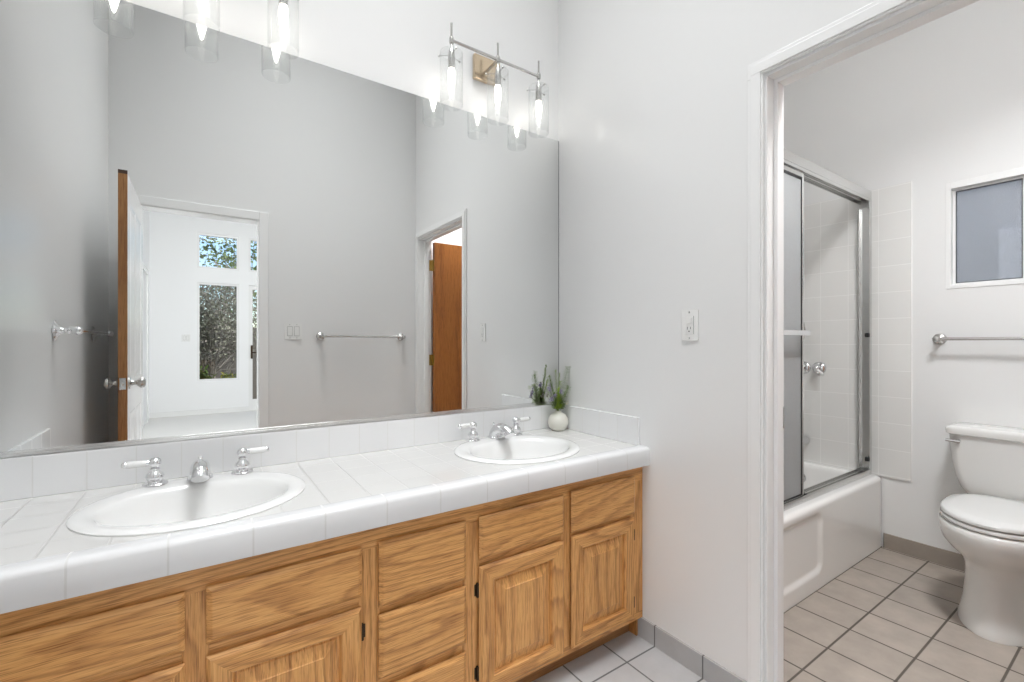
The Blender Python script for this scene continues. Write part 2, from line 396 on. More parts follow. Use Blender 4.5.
# ------------------------------------------------------------------ door trims
# east doorway: casing, jambs and stops
cz = 0.057
def casing(name, xa, xb, ya, yb, zt):
    """profiled casing round an opening in a wall facing x"""
    bm = bmesh.new()
    s = 1 if xb > xa else -1
    for (a, b, t) in ((0.005, cz, 0.010), (0.012, cz-0.014, 0.016)):
        x0, x1 = sorted((xa, xa + s*t))
        for (y0, y1) in ((yb+a, yb+b), (ya-b, ya-a)):
            box(bm, x0, x1, y0, y1, 0, zt+a)
        box(bm, x0, x1, ya-b, yb+b, zt+a, zt+b) if a < 0.01 else box(bm, x0, x1, ya-b, yb+b, zt+a, zt+b)
    return finish(name, bm, M['trim'], kind='structure', bevel=0.002)
casing('trim_2', 0, -0.016, -1.81, -1.039, TB)
casing('trim_3', 0.105, 0.121, -1.81, -1.039, TB)
jt = 0.003
finish('trim_4', bx((-0.002, 0.107, -1.043, -1.039, 0, TB), (-0.002, 0.107, -1.81, -1.806, 0, TB), (-0.002, 0.107, -1.81, -1.039, TB-0.004, TB),
                    (0.040, 0.076, -1.055, -1.043, 0, TB-0.004), (0.040, 0.076, -1.806, -1.794, 0, TB-0.004), (0.040, 0.076, -1.794, -1.055, TB-0.016, TB-0.004)),
       M['trim'], kind='structure', bevel=0.0015)
st = thing('strike_plate', '', '', kind='structure'); st.name = 'trim_strike_plate'
finish('plate', bx((0.080, 0.106, -1.0455, -1.043, 0.93, 1.00)), M['nickel'], st)
# south doorway casing
def casing_y(name, y0, y1, xa, xb, zt):
    bm = bx((xa-cz, xa, y0, y1, 0, zt+cz), (xb, xb+cz, y0, y1, 0, zt+cz), (xa, xb, y0, y1, zt, zt+cz))
    return finish(name, bm, M['trim'], kind='structure', bevel=0.003)
casing_y('trim_5', YS, YS+0.014, -1.845, -1.168, TB)
casing_y('trim_6', YS-0.134, YS-0.12, -1.845, -1.168, TB)
finish('trim_7', bx((-1.845, -1.840, YS-0.121, YS+0.001, 0, TB), (-1.173, -1.168, YS-0.121, YS+0.001, 0, TB), (-1.840, -1.173, YS-0.121, YS+0.001, TB-0.005, TB)), M['trim'], kind='structure')

# ------------------------------------------------------------------ doors
def panel_face(bm, x, sgn, ya, yb, za, zb, d=0.006):
    """raised panel on a face at x (normal sgn*x)"""
    ins = [(0, 0), (0.012, -d), (0.020, -d), (0.045, 0.0)]
    R = []
    for i, h in ins:
        R.append([(x + sgn*h, ya+i, za+i), (x + sgn*h, yb-i, za+i), (x + sgn*h, yb-i, zb-i), (x + sgn*h, ya+i, zb-i)])
    return R
# white door standing open along the west wall
d1 = thing('door_1', '', '', kind='structure')
bm = bmesh.new()
ya, yb, xl, xr = -1.872, -1.150, -1.845, -1.809
pans = [(-1.77, -1.53, 0.22, 0.86), (-1.49, -1.25, 0.22, 0.86), (-1.77, -1.53, 1.02, 1.93), (-1.49, -1.25, 1.02, 1.93)]
def slab_face(x, sgn):
    ys = [ya, -1.77, -1.53, -1.49, -1.25, yb]; zs = [0.012, 0.22, 0.86, 1.02, 1.93, 2.052]
    for i in range(5):
        for j in range(5):
            if i in (1, 3) and j in (1, 3):
                loft(bm, panel_face(bm, x, sgn, ys[i], ys[i+1], zs[j], zs[j+1], 0.003), False, True)
            else:
                v = [bm.verts.new((x, yy, zz)) for yy, zz in ((ys[i], zs[j]), (ys[i+1], zs[j]), (ys[i+1], zs[j+1]), (ys[i], zs[j+1]))]
                bm.faces.new(v)
slab_face(xr, 1); slab_face(xl, -1)
bmesh.ops.remove_doubles(bm, verts=bm.verts, dist=1e-5)
box(bm, xl+0.008, xr-0.008, ya, yb-0.002, 0.012, 2.052)
finish('door_panel', bm, M['trim'], d1)
finish('edge_strip', bx((xl, xr, yb-0.004, yb+0.001, 0.012, 2.048)), M['fir'], d1)['label'] = 'bare wood door edge'
finish('edge_cap', bx((xl, xr, yb-0.004, yb+0.002, 2.048, 2.066)), M['dark_edge'], d1)['label'] = 'dark cap on the door edge'
bm = bx((xl+0.006, xr-0.006, yb+0.001, yb+0.003, 0.985, 1.042))
lathe(bm, [(0.007, 0), (0.007, 0.010), (0.004, 0.012)], (-1.827, yb+0.003, 1.013), 'y', 12)
finish('latch_plate', bm, M['alu'], d1, smooth=True)
for s_, x in ((1, xr), (-1, xl)):
    bm = bmesh.new()
    k = 1.0 if s_ > 0 else 0.9
    lathe(bm, [(0.030, 0), (0.030, 0.004), (0.014, 0.010), (0.010, 0.022), (0.013, 0.030), (0.024, 0.040*k), (0.028, 0.050*k), (0.026, 0.060*k), (0.015, 0.066*k), (0, 0.067*k)],
          (x, yb-0.06, 1.013), Vector((s_, 0, 0)), 24)
    finish('door_knob', bm, M['nickel'], d1, smooth=True)

# brown veneer door opened into the toilet room
d2 = thing('door_2', '', '', kind='structure')
finish('door_panel', bx((0.118, 0.875, -1.800, -1.765, 0.012, 2.062)), M['brown_door'], d2, bevel=0.001)
for z in (0.30, 1.07, 1.87):
    bm = bx((0.088, 0.118, -1.8055, -1.8035, z-0.045, z+0.045))
    lathe(bm, [(0.006, 0), (0.006, 0.092)], (0.113, -1.799, z-0.046), 'z', 10)
    box(bm, 0.1155, 0.118, -1.797, -1.767, z-0.045, z+0.045)
    finish('hinge', bm, M['brass'], d2)
for s_, y in ((1, -1.765), (-1, -1.800)):
    bm = bmesh.new()
    lathe(bm, [(0.030, 0), (0.030, 0.004), (0.012, 0.010), (0.010, 0.022), (0.024, 0.036), (0.028, 0.046), (0.024, 0.056), (0, 0.058)], (0.825, y, 1.0), Vector((0, s_, 0)), 20)
    finish('door_knob', bm, M['nickel'], d2, smooth=True)

# ------------------------------------------------------------------ window over the toilet
wy0, wy1, wz0, wz1 = -1.63, -1.071, 1.5075, 2.084
w1 = thing('window_1', '', '', kind='structure')
finish('window_frame', bx((X1-0.004, X1+0.10, wy1-0.020, wy1, wz0, wz1), (X1-0.004, X1+0.10, wy0, wy0+0.020, wz0, wz1),
                          (X1-0.004, X1+0.10, wy0+0.02, wy1-0.02, wz0, wz0+0.022), (X1-0.004, X1+0.10, wy0+0.02, wy1-0.02, wz1-0.036, wz1)), M['trim'], w1, bevel=0.002)
ym = -1.352
for (a, b, xx, nm) in ((ym-0.012, wy1-0.020, 0.035, 'near'), (wy0+0.02, ym+0.012, 0.065, 'far')):
    z0, z1 = wz0+0.022, wz1-0.036
    f = finish('sash', bx((X1+xx, X1+xx+0.025, b-0.012, b, z0, z1), (X1+xx, X1+xx+0.025, a, a+0.016, z0, z1),
                          (X1+xx, X1+xx+0.025, a+0.016, b-0.012, z0, z0+0.010), (X1+xx, X1+xx+0.025, a+0.016, b-0.012, z1-0.010, z1)), M['trim'], w1, bevel=0.0015)
    finish('gasket', bx((X1+xx-0.0015, X1+xx+0.004, b-0.015, b-0.012, z0+0.01, z1-0.01), (X1+xx-0.0015, X1+xx+0.004, a+0.016, a+0.019, z0+0.01, z1-0.01),
                        (X1+xx-0.0015, X1+xx+0.004, a+0.019, b-0.015, z0+0.010, z0+0.013), (X1+xx-0.0015, X1+xx+0.004, a+0.019, b-0.015, z1-0.014, z1-0.010)), M['slot'], f)
    finish('pane', bx((X1+xx+0.010, X1+xx+0.015, a+0.016, b-0.012, z0+0.010, z1-0.010)), M['obscure'], f)

# ------------------------------------------------------------------ vanity cabinet
vc = thing('vanity_cabinet', 'long honey oak double vanity cabinet under the white tiled counter', 'cabinet', (-0.98, -0.30, 0))
def kid(o, p): # keep world-space mesh under a moved empty
    o.parent = p; o.matrix_parent_inverse = Matrix.Translation(p.location).inverted(); return o
FY = -0.540
st_x = [(XW, -1.895), (-1.54, -1.501), (-1.152, -1.106), (-0.835, -0.787), (-0.439, -0.403), (-0.069, -0.002)]
zt0, zt1, zb0, zb1 = 0.650, 0.716, 0.082, 0.112
bm = bmesh.new()
for a, b in st_x: box(bm, a-(0.006 if a > XW else 0), b+(0.006 if b < -0.01 else 0), FY, FY+0.018, zb1, zt0, 0)
box(bm, XW, -0.002, FY, FY+0.018, zt0, zt1, 1)
box(bm, XW, -0.002, FY, FY+0.018, zb0, zb1, 1)
for (a, b), (c, d) in zip(st_x, st_x[1:]):
    zz = [(0.495, 0.542)] if abs(b+1.106) > 0.01 else [(0.452, 0.495), (0.250, 0.300)]
    for z0, z1 in zz: box(bm, b+0.006, c-0.006, FY, FY+0.018, z0, z1, 1)
kid(finish('face_frame', bm, [M['oak_v'], M['oak_h']], bevel=0.0008), vc)
kid(finish('carcass', bx((XW, XW+0.016, FY+0.018, -0.002, 0.082, 0.70), (-0.018, -0.002, FY+0.018, -0.002, 0.0, 0.70), (XW+0.016, -0.018, FY+0.018, -0.002, 0.082, 0.098),
                          (XW+0.016, -0.018, -0.010, -0.002, 0.098, 0.70)), M['oak_v']), vc)
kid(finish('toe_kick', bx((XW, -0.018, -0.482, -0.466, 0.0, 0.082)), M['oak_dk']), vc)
def rings_front(x0, x1, z0, z1, prof, y=FY):
    return [[(x0+i, y-h, z0+i), (x1-i, y-h, z0+i), (x1-i, y-h, z1-i), (x0+i, y-h, z1-i)] for i, h in prof]
def drawer(x0, x1, z0, z1):
    bm = bmesh.new()
    loft(bm, rings_front(x0, x1, z0, z1, [(0.010, 0.0003), (0.005, 0.005), (0, 0.008), (0, 0.011), (0.002, 0.013), (0.010, 0.019), (0.013, 0.020)]), True, True)
    return kid(finish('drawer', bm, M['oak_h']), vc)
def cdoor(x0, x1, z0, z1, hx=None, hz=()):
    bm = bmesh.new(); fw = 0.058
    # frame: outer bevel, flat, inner ogee; rails carry horizontal grain
    prof = [(0.010, 0.0003), (0.005, 0.005), (0, 0.008), (0, 0.010), (0.002, 0.012), (0.009, 0.018), (fw-0.008, 0.018), (fw-0.004, 0.014), (fw, 0.003)]
    R = rings_front(x0, x1, z0, z1, prof)
    V = [[bm.verts.new(p) for p in r] for r in R]
    for a, b in zip(V, V[1:]):
        for i in range(4):
            f = bm.faces.new((a[i], a[(i+1) % 4], b[(i+1) % 4], b[i])); f.material_index = 1 if i in (0, 2) else 0
    bm.faces.new(V[0])
    o = kid(finish('door', bm, [M['oak_v'], M['oak_h']]), vc)
    bm = bmesh.new()
    loft(bm, rings_front(x0+fw-0.001, x1-fw+0.001, z0+fw-0.001, z1-fw+0.001, [(0, 0.002), (0, 0.004), (0.007, 0.004), (0.008, 0.006), (0.038, 0.0155), (0.040, 0.0175)]), False, True)
    pn = finish('raised_panel', bm, M['oak_v']); pn.parent = o
    for z in hz:
        s = 1 if hx > (x0+x1)/2 else -1
        edge = x1 if s > 0 else x0
        bm = bx((min(edge, edge+s*0.006), max(edge, edge+s*0.006), FY-0.010, FY, z-0.022, z+0.022), (min(edge+s*.006, edge+s*0.012), max(edge+s*.006, edge+s*0.012), FY-0.003, FY, z-0.018, z+0.018))
        h = finish('hinge', bm, M['bronze'], bevel=0.001); h.parent = o
    return o
g = 0.0
drawer(-1.893, -1.540, 0.532, 0.662); cdoor(-1.893, -1.540, 0.100, 0.504, -1.9, (0.43, 0.17))
drawer(-1.501, -1.152, 0.532, 0.662); cdoor(-1.501, -1.152, 0.100, 0.503, -1.1, (0.432, 0.17))
drawer(-1.106, -0.835, 0.486, 0.666); drawer(-1.106, -0.835, 0.288, 0.466); drawer(-1.106, -0.835, 0.100, 0.262)
drawer(-0.787, -0.439, 0.533, 0.668); cdoor(-0.787, -0.439, 0.100, 0.510, -0.8, (0.435, 0.173))
drawer(-0.403, -0.063, 0.527, 0.678); cdoor(-0.403, -0.066, 0.105, 0.514, 0.0, (0.439, 0.167))

# ------------------------------------------------------------------ countertop
ZC = 0.7885
ct = thing('countertop', 'white tiled counter with low tiled splashes running wall to wall over the oak cabinet', 'countertop', (-0.98, -0.29, 0.718))
sinks = [(-1.512, -0.288, 0.262, 0.232), (-0.456, -0.290, 0.260, 0.230)]
slab = finish('tile_top', bx((XW, -0.001, -0.52, -0.001, 0.735, ZC)), M['top'])
for cx, cy, rx, ry in sinks:
    bm = bmesh.new(); loft(bm, [ellipse(cx, cy, rx-0.014, ry-0.014, 0.70), ellipse(cx, cy, rx-0.014, ry-0.014, 0.82)])
    cut(slab, bm)
kid(slab, ct)
bm = bmesh.new()   # V-cap: rounded nose, slightly raised lip
pr = [(-0.52, 0.735), (-0.52, ZC), (-0.532, ZC+0.002), (-0.556, ZC+0.002), (-0.568, ZC+0.0002), (-0.5745, ZC-0.005), (-0.577, ZC-0.012), (-0.577, 0.722), (-0.574, 0.717), (-0.560, 0.717), (-0.560, 0.735)]
loft(bm, [[(x, y, z) for y, z in pr] for x in (XW, -0.001)])
kid(finish('edge_cap', bm, M['cap'], smooth=True), ct)
kid(finish('backsplash', bx((XW+0.012, -0.013, -0.013, -0.001, ZC, 0.9035)), M['splash'], bevel=0.003), ct)
kid(finish('side_splash', bx((-0.013, -0.001, -0.527, -0.001, ZC, 0.9055)), M['splash_s'], bevel=0.003), ct)
kid(finish('side_splash', bx((XW, XW+0.012, -0.527, -0.001, ZC, 0.9055)), M['splash_s'], bevel=0.003), ct)

def make_sink(cx, cy, rx, ry, label):
    t = thing('sink', label, 'sink', (cx, cy, ZC), 'oval drop-in sinks')
    bm = bmesh.new(); bc = -0.022
    rows = [(rx-0.016, ry-0.016, -0.05, 0), (rx-0.016, ry-0.016, 0.0005, 0), (rx, ry, 0.0005, 0), (rx+0.001, ry+0.001, 0.004, 0), (rx-0.005, ry-0.005, 0.009, 0), (rx-0.016, ry-0.016, 0.0115, 0), (rx-0.028, ry-0.028, 0.0105, -0.002),
            (rx-0.042, ry-0.062, 0.0095, bc), (rx-0.050, ry-0.070, 0.005, bc), (rx-0.058, ry-0.078, -0.010, bc), (rx-0.072, ry-0.088, -0.045, bc), (rx-0.098, ry-0.104, -0.085, bc), (rx-0.135, ry-0.128, -0.115, bc), (rx-0.18, ry-0.165, -0.130, bc), (0.022, 0.022, -0.135, bc)]
    loft(bm, [ellipse(0, oy, a, b, z) for a, b, z, oy in rows], False, True)
    finish('basin', bm, M['porcelain'], t, smooth=True)
    bm = bmesh.new(); lathe(bm, [(0.024, 0), (0.024, 0.002), (0.018, 0.003), (0.008, 0.001), (0, 0.001)], (0, bc, -0.135), 'z', 20)
    finish('drain', bm, M['chrome'], t, smooth=True)
make_sink(*sinks[0], 'white oval sink at the left end of the counter, nearest the camera')
make_sink(*sinks[1], 'white oval sink beside the vase, at the right end of the counter')

# faucets
def lever_handle(t, x, sgn):
    h = bpy.data.objects.new('handle', None); h.empty_display_size = 0.02; C.objects.link(h); h.parent = t; h.location = (x, 0, 0)
    bm = bmesh.new()
    lathe(bm, [(0.031, 0.0), (0.031, 0.003), (0.027, 0.006), (0.018, 0.008), (0.017, 0.012), (0.021, 0.018), (0.0225, 0.024), (0.019, 0.032), (0.012, 0.038), (0.010, 0.042),
               (0.0125, 0.045), (0.0125, 0.047), (0.009, 0.049), (0.011, 0.053), (0.0155, 0.059), (0.0165, 0.065), (0.0145, 0.071), (0.009, 0.076), (0.0, 0.078)], (0, 0, 0), 'z', 24)
    d = Vector((sgn, -0.10, 0.03)).normalized()
    c = Vector((0, 0, 0.064))
    o = finish('handle_base', bm, M['chrome'], smooth=True); o.parent = h
    bm = bmesh.new(); prof = [(0.008, 0.010), (0.008, 0.020), (0.0095, 0.0205), (0.0100, 0.060), (0.0088, 0.066), (0.009, 0.0665), (0.0085, 0.071), (0.006, 0.075), (0.0, 0.076)]
    lathe(bm, prof, c, d, 16)
    bm.faces.ensure_lookup_table()
    for f in bm.faces:
        h_ = (f.calc_center_median()-c).dot(d)
        f.material_index = 1 if 0.0202 < h_ < 0.0662 else 0
    o = finish('lever', bm, [M['chrome'], M['porcelain']], smooth=True); o.parent = h; o['label'] = 'white porcelain lever'
def faucet(x, y, label):
    t = thing('faucet', label, 'faucet', (x, y, ZC+0.0115), 'widespread chrome faucets with porcelain levers')
    lever_handle(t, -0.110, -1); lever_handle(t, 0.112, 1)
    bm = bmesh.new()
    path = smoothpath([(0, 0.0, 0), (0, -0.003, 0.014), (0, -0.018, 0.032), (0, -0.046, 0.043), (0, -0.080, 0.045), (0, -0.106, 0.038), (0, -0.118, 0.026)], 5)
    n = len(path); rad = []
    for i in range(n):
        f = i/(n-1); rad.append(0.029 - 0.0065*min(1, f*1.3))
    tube(bm, path, rad, 20)
    lathe(bm, [(0.033, 0), (0.033, 0.003), (0.029, 0.007)], (0, 0, 0), 'z', 24)
    lathe(bm, [(0.003, 0.02), (0.003, 0.056), (0.006, 0.058), (0.006, 0.062), (0, 0.064)], (0, 0.012, 0), 'z', 12)
    finish('spout', bm, M['chrome'], t, smooth=True)
faucet(-1.512, -0.096, 'chrome faucet with two white porcelain levers behind the left sink')
faucet(-0.440, -0.092, 'chrome faucet with two white porcelain levers behind the right sink, near the vase')

# ------------------------------------------------------------------ wall mirror
mt = thing('wall_mirror', 'wide frameless mirror filling the wall above the tiled backsplash', 'mirror', (-0.98, -0.004, 0.906))
kid(finish('mirror_glass', bx((XW+0.001, -0.004, -0.006, -0.0005, 0.914, 2.2435)), M['mirror']), mt)
kid(finish('bottom_channel', bx((XW+0.001, -0.004, -0.010, -0.0005, 0.9058, 0.914), (XW+0.001, -0.004, -0.010, -0.007, 0.914, 0.921)), M['alu'], bevel=0.0007), mt)
kid(finish('edge', bx((-0.0038, -0.0008, -0.006, -0.0005, 0.914, 2.2435)), M['slot']), mt)

# ------------------------------------------------------------------ vanity lights
def vanity_light(cx, label):
    t = thing('vanity_light', label, 'light fixture', (cx, 0, 2.465), 'three-light brushed nickel vanity fixtures')
    y = -0.095
    finish('backplate', bx((-0.076, 0.060, -0.022, -0.0005, -0.066, 0.044)), M['wood_reflect'], t, bevel=0.004)
    bm = bmesh.new(); tube(bm, [(0, -0.02, -0.004), (0, y+0.004, -0.001)], 0.007, 12)
    finish('arm', bm, M['nickel'], t, smooth=True)
    bm = bmesh.new(); tube(bm, [(-0.232, y, 0), (0.232, y, 0)], 0.0062, 12)
    finish('crossbar', bm, M['nickel'], t, smooth=True)
    for dx in (-0.227, 0.0, 0.227):
        bm = bmesh.new()
        lathe(bm, [(0.0045, 0.072), (0.0045, 0.014), (0.009, 0.012), (0.010, 0.006), (0.010, -0.006), (0.009, -0.012), (0.005, -0.014), (0.005, -0.032), (0.010, -0.038),
                   (0.013, -0.052), (0.0145, -0.070), (0.0145, -0.118), (0, -0.118)], (dx, y, 0), 'z', 20)
        for a in (0.4, 0.4+2*PI/3, 0.4+4*PI/3):
            d = Vector((math.cos(a), math.sin(a), 0)); p = Vector((dx, y, -0.062))
            tube(bm, [p + d*0.012, p + d*0.056], 0.0013, 6)
            lathe(bm, [(0.0, 0.0495), (0.0042, 0.050), (0.0045, 0.055), (0.0, 0.057)], p, d, 10)
        finish('socket', bm, M['nickel'], t, smooth=True)
        bm = bmesh.new()
        lathe(bm, [(0.0115, -0.118), (0.014, -0.130), (0.0155, -0.150), (0.014, -0.172), (0.009, -0.196), (0.004, -0.214), (0, -0.220)], (dx, y, 0), 'z', 18)
        finish('bulb', bm, M['bulb'], t, smooth=True)['label'] = 'lit candle bulb'
        bm = bmesh.new(); r0, r1 = 0.0475, 0.0455; N = 48
        R = []
        for (r, z) in ((r0, -0.052), (r0, -0.268), (r0-0.0008, -0.2695), (r1, -0.268), (r1, -0.052)):
            R.append([(dx + r*math.cos(2*PI*k/N), y + r*math.sin(2*PI*k/N), z) for k in range(N)])
        loft(bm, R, False, False, closed=True)
        finish('glass_shade', bm, M['glass'], t, smooth=True)['label'] = 'clear glass cylinder shade'
vanity_light(-0.427, 'three-bulb nickel vanity light with clear glass cylinders near the room corner')
vanity_light(-1.508, 'three-bulb nickel vanity light above the left sink, cut off by the top of the photo')

# ------------------------------------------------------------------ vase and flowers
vx, vy = -0.067, -0.078
bm = bmesh.new()
lathe(bm, [(0.022, 0), (0.030, 0.002), (0.043, 0.016), (0.0495, 0.037), (0.0475, 0.057), (0.036, 0.077), (0.018, 0.088), (0.0145, 0.093), (0.016, 0.097), (0.013, 0.0965), (0.0115, 0.090), (0.0115, 0.060), (0, 0.06)], (0, 0, 0), 'z', 40)
v_ = finish('bud_vase', bm, M['vase'], smooth=True); v_.location = (vx, vy, ZC)
tag(v_, 'round cream ceramic bud vase on the counter in the corner by the right sink', 'vase')
fl = thing('flower_bunch', 'small bunch of green fern sprigs and lilac flowers in the round cream vase', 'flowers', (vx, vy, ZC+0.066))
def leaf(bm, p, d, n, l, w, mi=0):
    d = d.normalized(); s = d.cross(n).normalized()
    up = s.cross(d)
    a = [p, p+d*l*0.35+s*w+up*l*.05, p+d*l*0.75+s*w*0.6, p+d*l - up*l*.08, p+d*l*0.75-s*w*0.6, p+d*l*0.35-s*w+up*l*.05]
    vs = [bm.verts.new(q) for q in a]
    try: bm.faces.new(vs[:4]).material_index = mi; bm.faces.new([vs[0]]+vs[3:]).material_index = mi
    except ValueError: pass
rnd = random.Random(3)
def sprig(end, kind, mat, nl, ll, lw, name):
    bm = bmesh.new(); e = Vector(end)
    path = smoothpath([(0, 0, 0), (e.x*.12, e.y*.12, 0.04), (e.x*.45, e.y*.45, e.z*.5), e], 6)
    tube(bm, path, [0.0012 - 0.0006*i/len(path) for i in range(len(path))], 6)
    for k in range(nl):
        f = 0.25 + 0.75*k/nl; i = min(int(f*(len(path)-1)), len(path)-2)
        p = path[i].lerp(path[i+1], f*(len(path)-1)-i); t_ = (path[i+1]-path[i]).normalized()
        if p.z < 0.035: continue
        a = k*2.4 + rnd.random()*0.6
        if kind == 'fern': a = (k % 2)*PI + rnd.random()*0.9 + e.x*20
        o_ = t_.orthogonal().normalized(); sd = Matrix.Rotation(a, 3, t_) @ o_
        dd = (sd + t_*0.45).normalized()
        leaf(bm, p, dd, t_, ll*(1.05-0.55*f)*(0.8+.4*rnd.random()), lw*(1.1-0.4*f))
    return finish(name, bm, mat, fl, recalc=False)
for e, m_, nl, ll in (((0.052, -0.012, 0.245), 'leaf1', 46, 0.020), ((0.012, 0.03, 0.225), 'leaf2', 44, 0.019), ((-0.045, 0.01, 0.20), 'leaf1', 42, 0.022), ((-0.012, -0.022, 0.215), 'leaf2', 40, 0.018),
                       ((0.030, 0.022, 0.17), 'leaf3', 36, 0.022), ((-0.028, -0.03, 0.14), 'leaf3', 34, 0.024), ((0.034, -0.035, 0.15), 'leaf1', 36, 0.020), ((-0.055, 0.024, 0.15), 'leaf2', 34, 0.018), ((0.005, 0.0, 0.12), 'leaf3', 40, 0.026)):
    e = (e[0]*1.12 if e[0] < 0 else e[0], e[1]*1.2, e[2])
    sprig(e, 'fern', M[m_], int(nl*1.7), ll*1.55, 0.0052, 'sprig')
def blossom(c, m_, n, r):
    bm = bmesh.new(); c = Vector(c)
    for k in range(n):
        d = Vector((rnd.gauss(0, 1), rnd.gauss(0, 1), rnd.gauss(0, 1))).normalized(); leaf(bm, c + d*r*0.3, d, Vector((0.3, 0.2, 0.9)), r, r*0.32)
    tube(bm, smoothpath([(0, 0, 0.0), (c.x*.3, c.y*.3, c.z*.5), c], 4), 0.0009, 6, mi=1)
    finish('blossom', bm, [M[m_], M['leaf1']], fl, recalc=False)
for c, m_ in (((-0.048, 0.012, 0.135), 'lilac'), ((-0.035, -0.02, 0.105), 'lilac'), ((-0.020, 0.03, 0.150), 'lilac'), ((-0.052, -0.01, 0.088), 'lilac'), ((0.026, -0.034, 0.072), 'cream_petal'), ((-0.01, 0.034, 0.095), 'cream_petal'), ((0.036, 0.012, 0.09), 'cream_petal'), ((-0.01, -0.03, 0.125), 'lilac')):
    blossom(c, m_, 26, 0.011)

# ------------------------------------------------------------------ switches and outlet
def plate(name, label, cat, w, loc, rotz, devices):
    """plate lies in local xz facing -y"""
    t = thing(name, label, cat, loc); t.rotation_euler = (0, 0, rotz)
    finish('cover_plate', bx((-w/2, w/2, -0.006, -0.0003, -0.058, 0.058)), M['plastic'], t, bevel=0.002)
    for dx, kind in devices:
        if kind == 'rocker':
            finish('rocker', bx((dx-0.016, dx+0.016, -0.0085, -0.004, -0.033, 0.033)), M['plastic'], t, bevel=0.0015)
            finish('gap', bx((dx-0.0172, dx+0.0172, -0.0063, -0.004, -0.0345, 0.0345)), M['slot'], t)
        else:
            finish('device', bx((dx-0.017, dx+0.017, -0.0075, -0.004, -0.034, 0.034)), M['plastic'], t, bevel=0.001)
            finish('toggle', bx((dx-0.011, dx+0.011, -0.0100, -0.005, 0.006, 0.027)), M['plastic'], t, bevel=0.001)
            bm = bx((dx-0.008, dx-0.006, -0.0078, -0.006, -0.016, -0.006), (dx+0.005, dx+0.007, -0.0078, -0.006, -0.015, -0.006))
            lathe(bm, [(0.0028, 0), (0.0028, 0.0018), (0, 0.0018)], (dx-0.0005, -0.006, -0.023), Vector((0, -1, 0)), 12)
            finish('socket_slots', bm, M['slot'], t)
            finish('side_dark_strip', bx((dx+0.0172, dx+0.0185, -0.0064, -0.004, -0.034, 0.034)), M['slot'], t).name = 'side_shadow'  # dark strip stands in for shade along one side of the device
    for dz in (-0.048, 0.048):
        for dx, kind in devices:
            bm = bmesh.new(); lathe(bm, [(0.003, 0), (0.003, 0.0012), (0, 0.0014)], (dx, -0.006, dz), Vector((0, -1, 0)), 10)
            finish('screw', bm, M['alu'], t, smooth=True)
plate('outlet', 'white combination switch and outlet plate on the wall between mirror and doorway', 'outlet', 0.070, (0, -0.762, 1.281), -PI/2, [(0, 'combo')])
plate('light_switch', 'white double rocker switch plate beside the left towel bar, seen in the mirror', 'light switch', 0.118, (-0.949, YS, 1.300), PI, [(-0.023, 'rocker'), (0.023, 'rocker')])
plate('light_switch', 'white switch plate on the bedroom wall beside the tall window, seen in the mirror', 'light switch', 0.118, (-1.71, YB, 1.296), PI, [(-0.023, 'rocker'), (0.023, 'rocker')])

# ------------------------------------------------------------------ towel bars
def towel_bar(label, loc, rotz, L, m, style='round', off=0.068, group=None):
    """wall plane local y=0, bar runs along +x from 0 to L, stands off to -y"""
    t = thing('towel_bar', label, 'towel bar', loc, group); t.rotation_euler = (0, 0, rotz)
    for x in (0, L):
        bm = bmesh.new()
        if style == 'round':
            lathe(bm, [(0.030, 0.0004), (0.030, 0.005), (0.027, 0.010), (0.016, 0.013), (0.010, 0.020), (0.009, 0.045), (0.014, 0.054), (0.016, off), (0.013, off+0.012), (0, off+0.015)], (x, 0, 0), Vector((0, -1, 0)), 28)
        else:
            N = 32; prof = [(0.034, 0.0004), (0.035, 0.004), (0.026, 0.009), (0.016, 0.016), (0.011, 0.024), (0.0085, 0.034), (0.013, 0.042), (0.009, 0.048), (0.014, 0.056), (0.0165, 0.066), (0.014, 0.076), (0.008, 0.082), (0, 0.084)]
            rings = []
            for i, (r, h) in enumerate(prof):
                k_ = 0.16 if i < 3 else 0
                rings.append([(x + r*(1+k_*math.cos(4*2*PI*k/N))*math.cos(2*PI*k/N), -h, r*(1+k_*math.cos(4*2*PI*k/N))*math.sin(2*PI*k/N)) for k in range(N)])
            loft(bm, rings)
        finish('post', bm, m, t, smooth=True)
    bm = bmesh.new(); tube(bm, [(0.008, -off, 0), (L-0.008, -off, 0)], 0.0085 if style == 'round' else 0.0075, 16)
    finish('bar', bm, m, t, smooth=True)
    return t
towel_bar('brushed nickel towel bar on the back wall between switch and doorway, seen in the mirror', (-0.133, YS, 1.265), PI, 0.629, M['nickel'])
towel_bar('brushed nickel towel bar on the wall above the toilet, below the window', (X1, -1.046, 1.236), -PI/2, 0.56, M['nickel'])
towel_bar('ornate chrome towel bar on the left side wall, seen nearly end-on in the mirror', (XW, -1.375, 1.262), PI/2, 0.745, M['chrome'], 'ornate', 0.066)

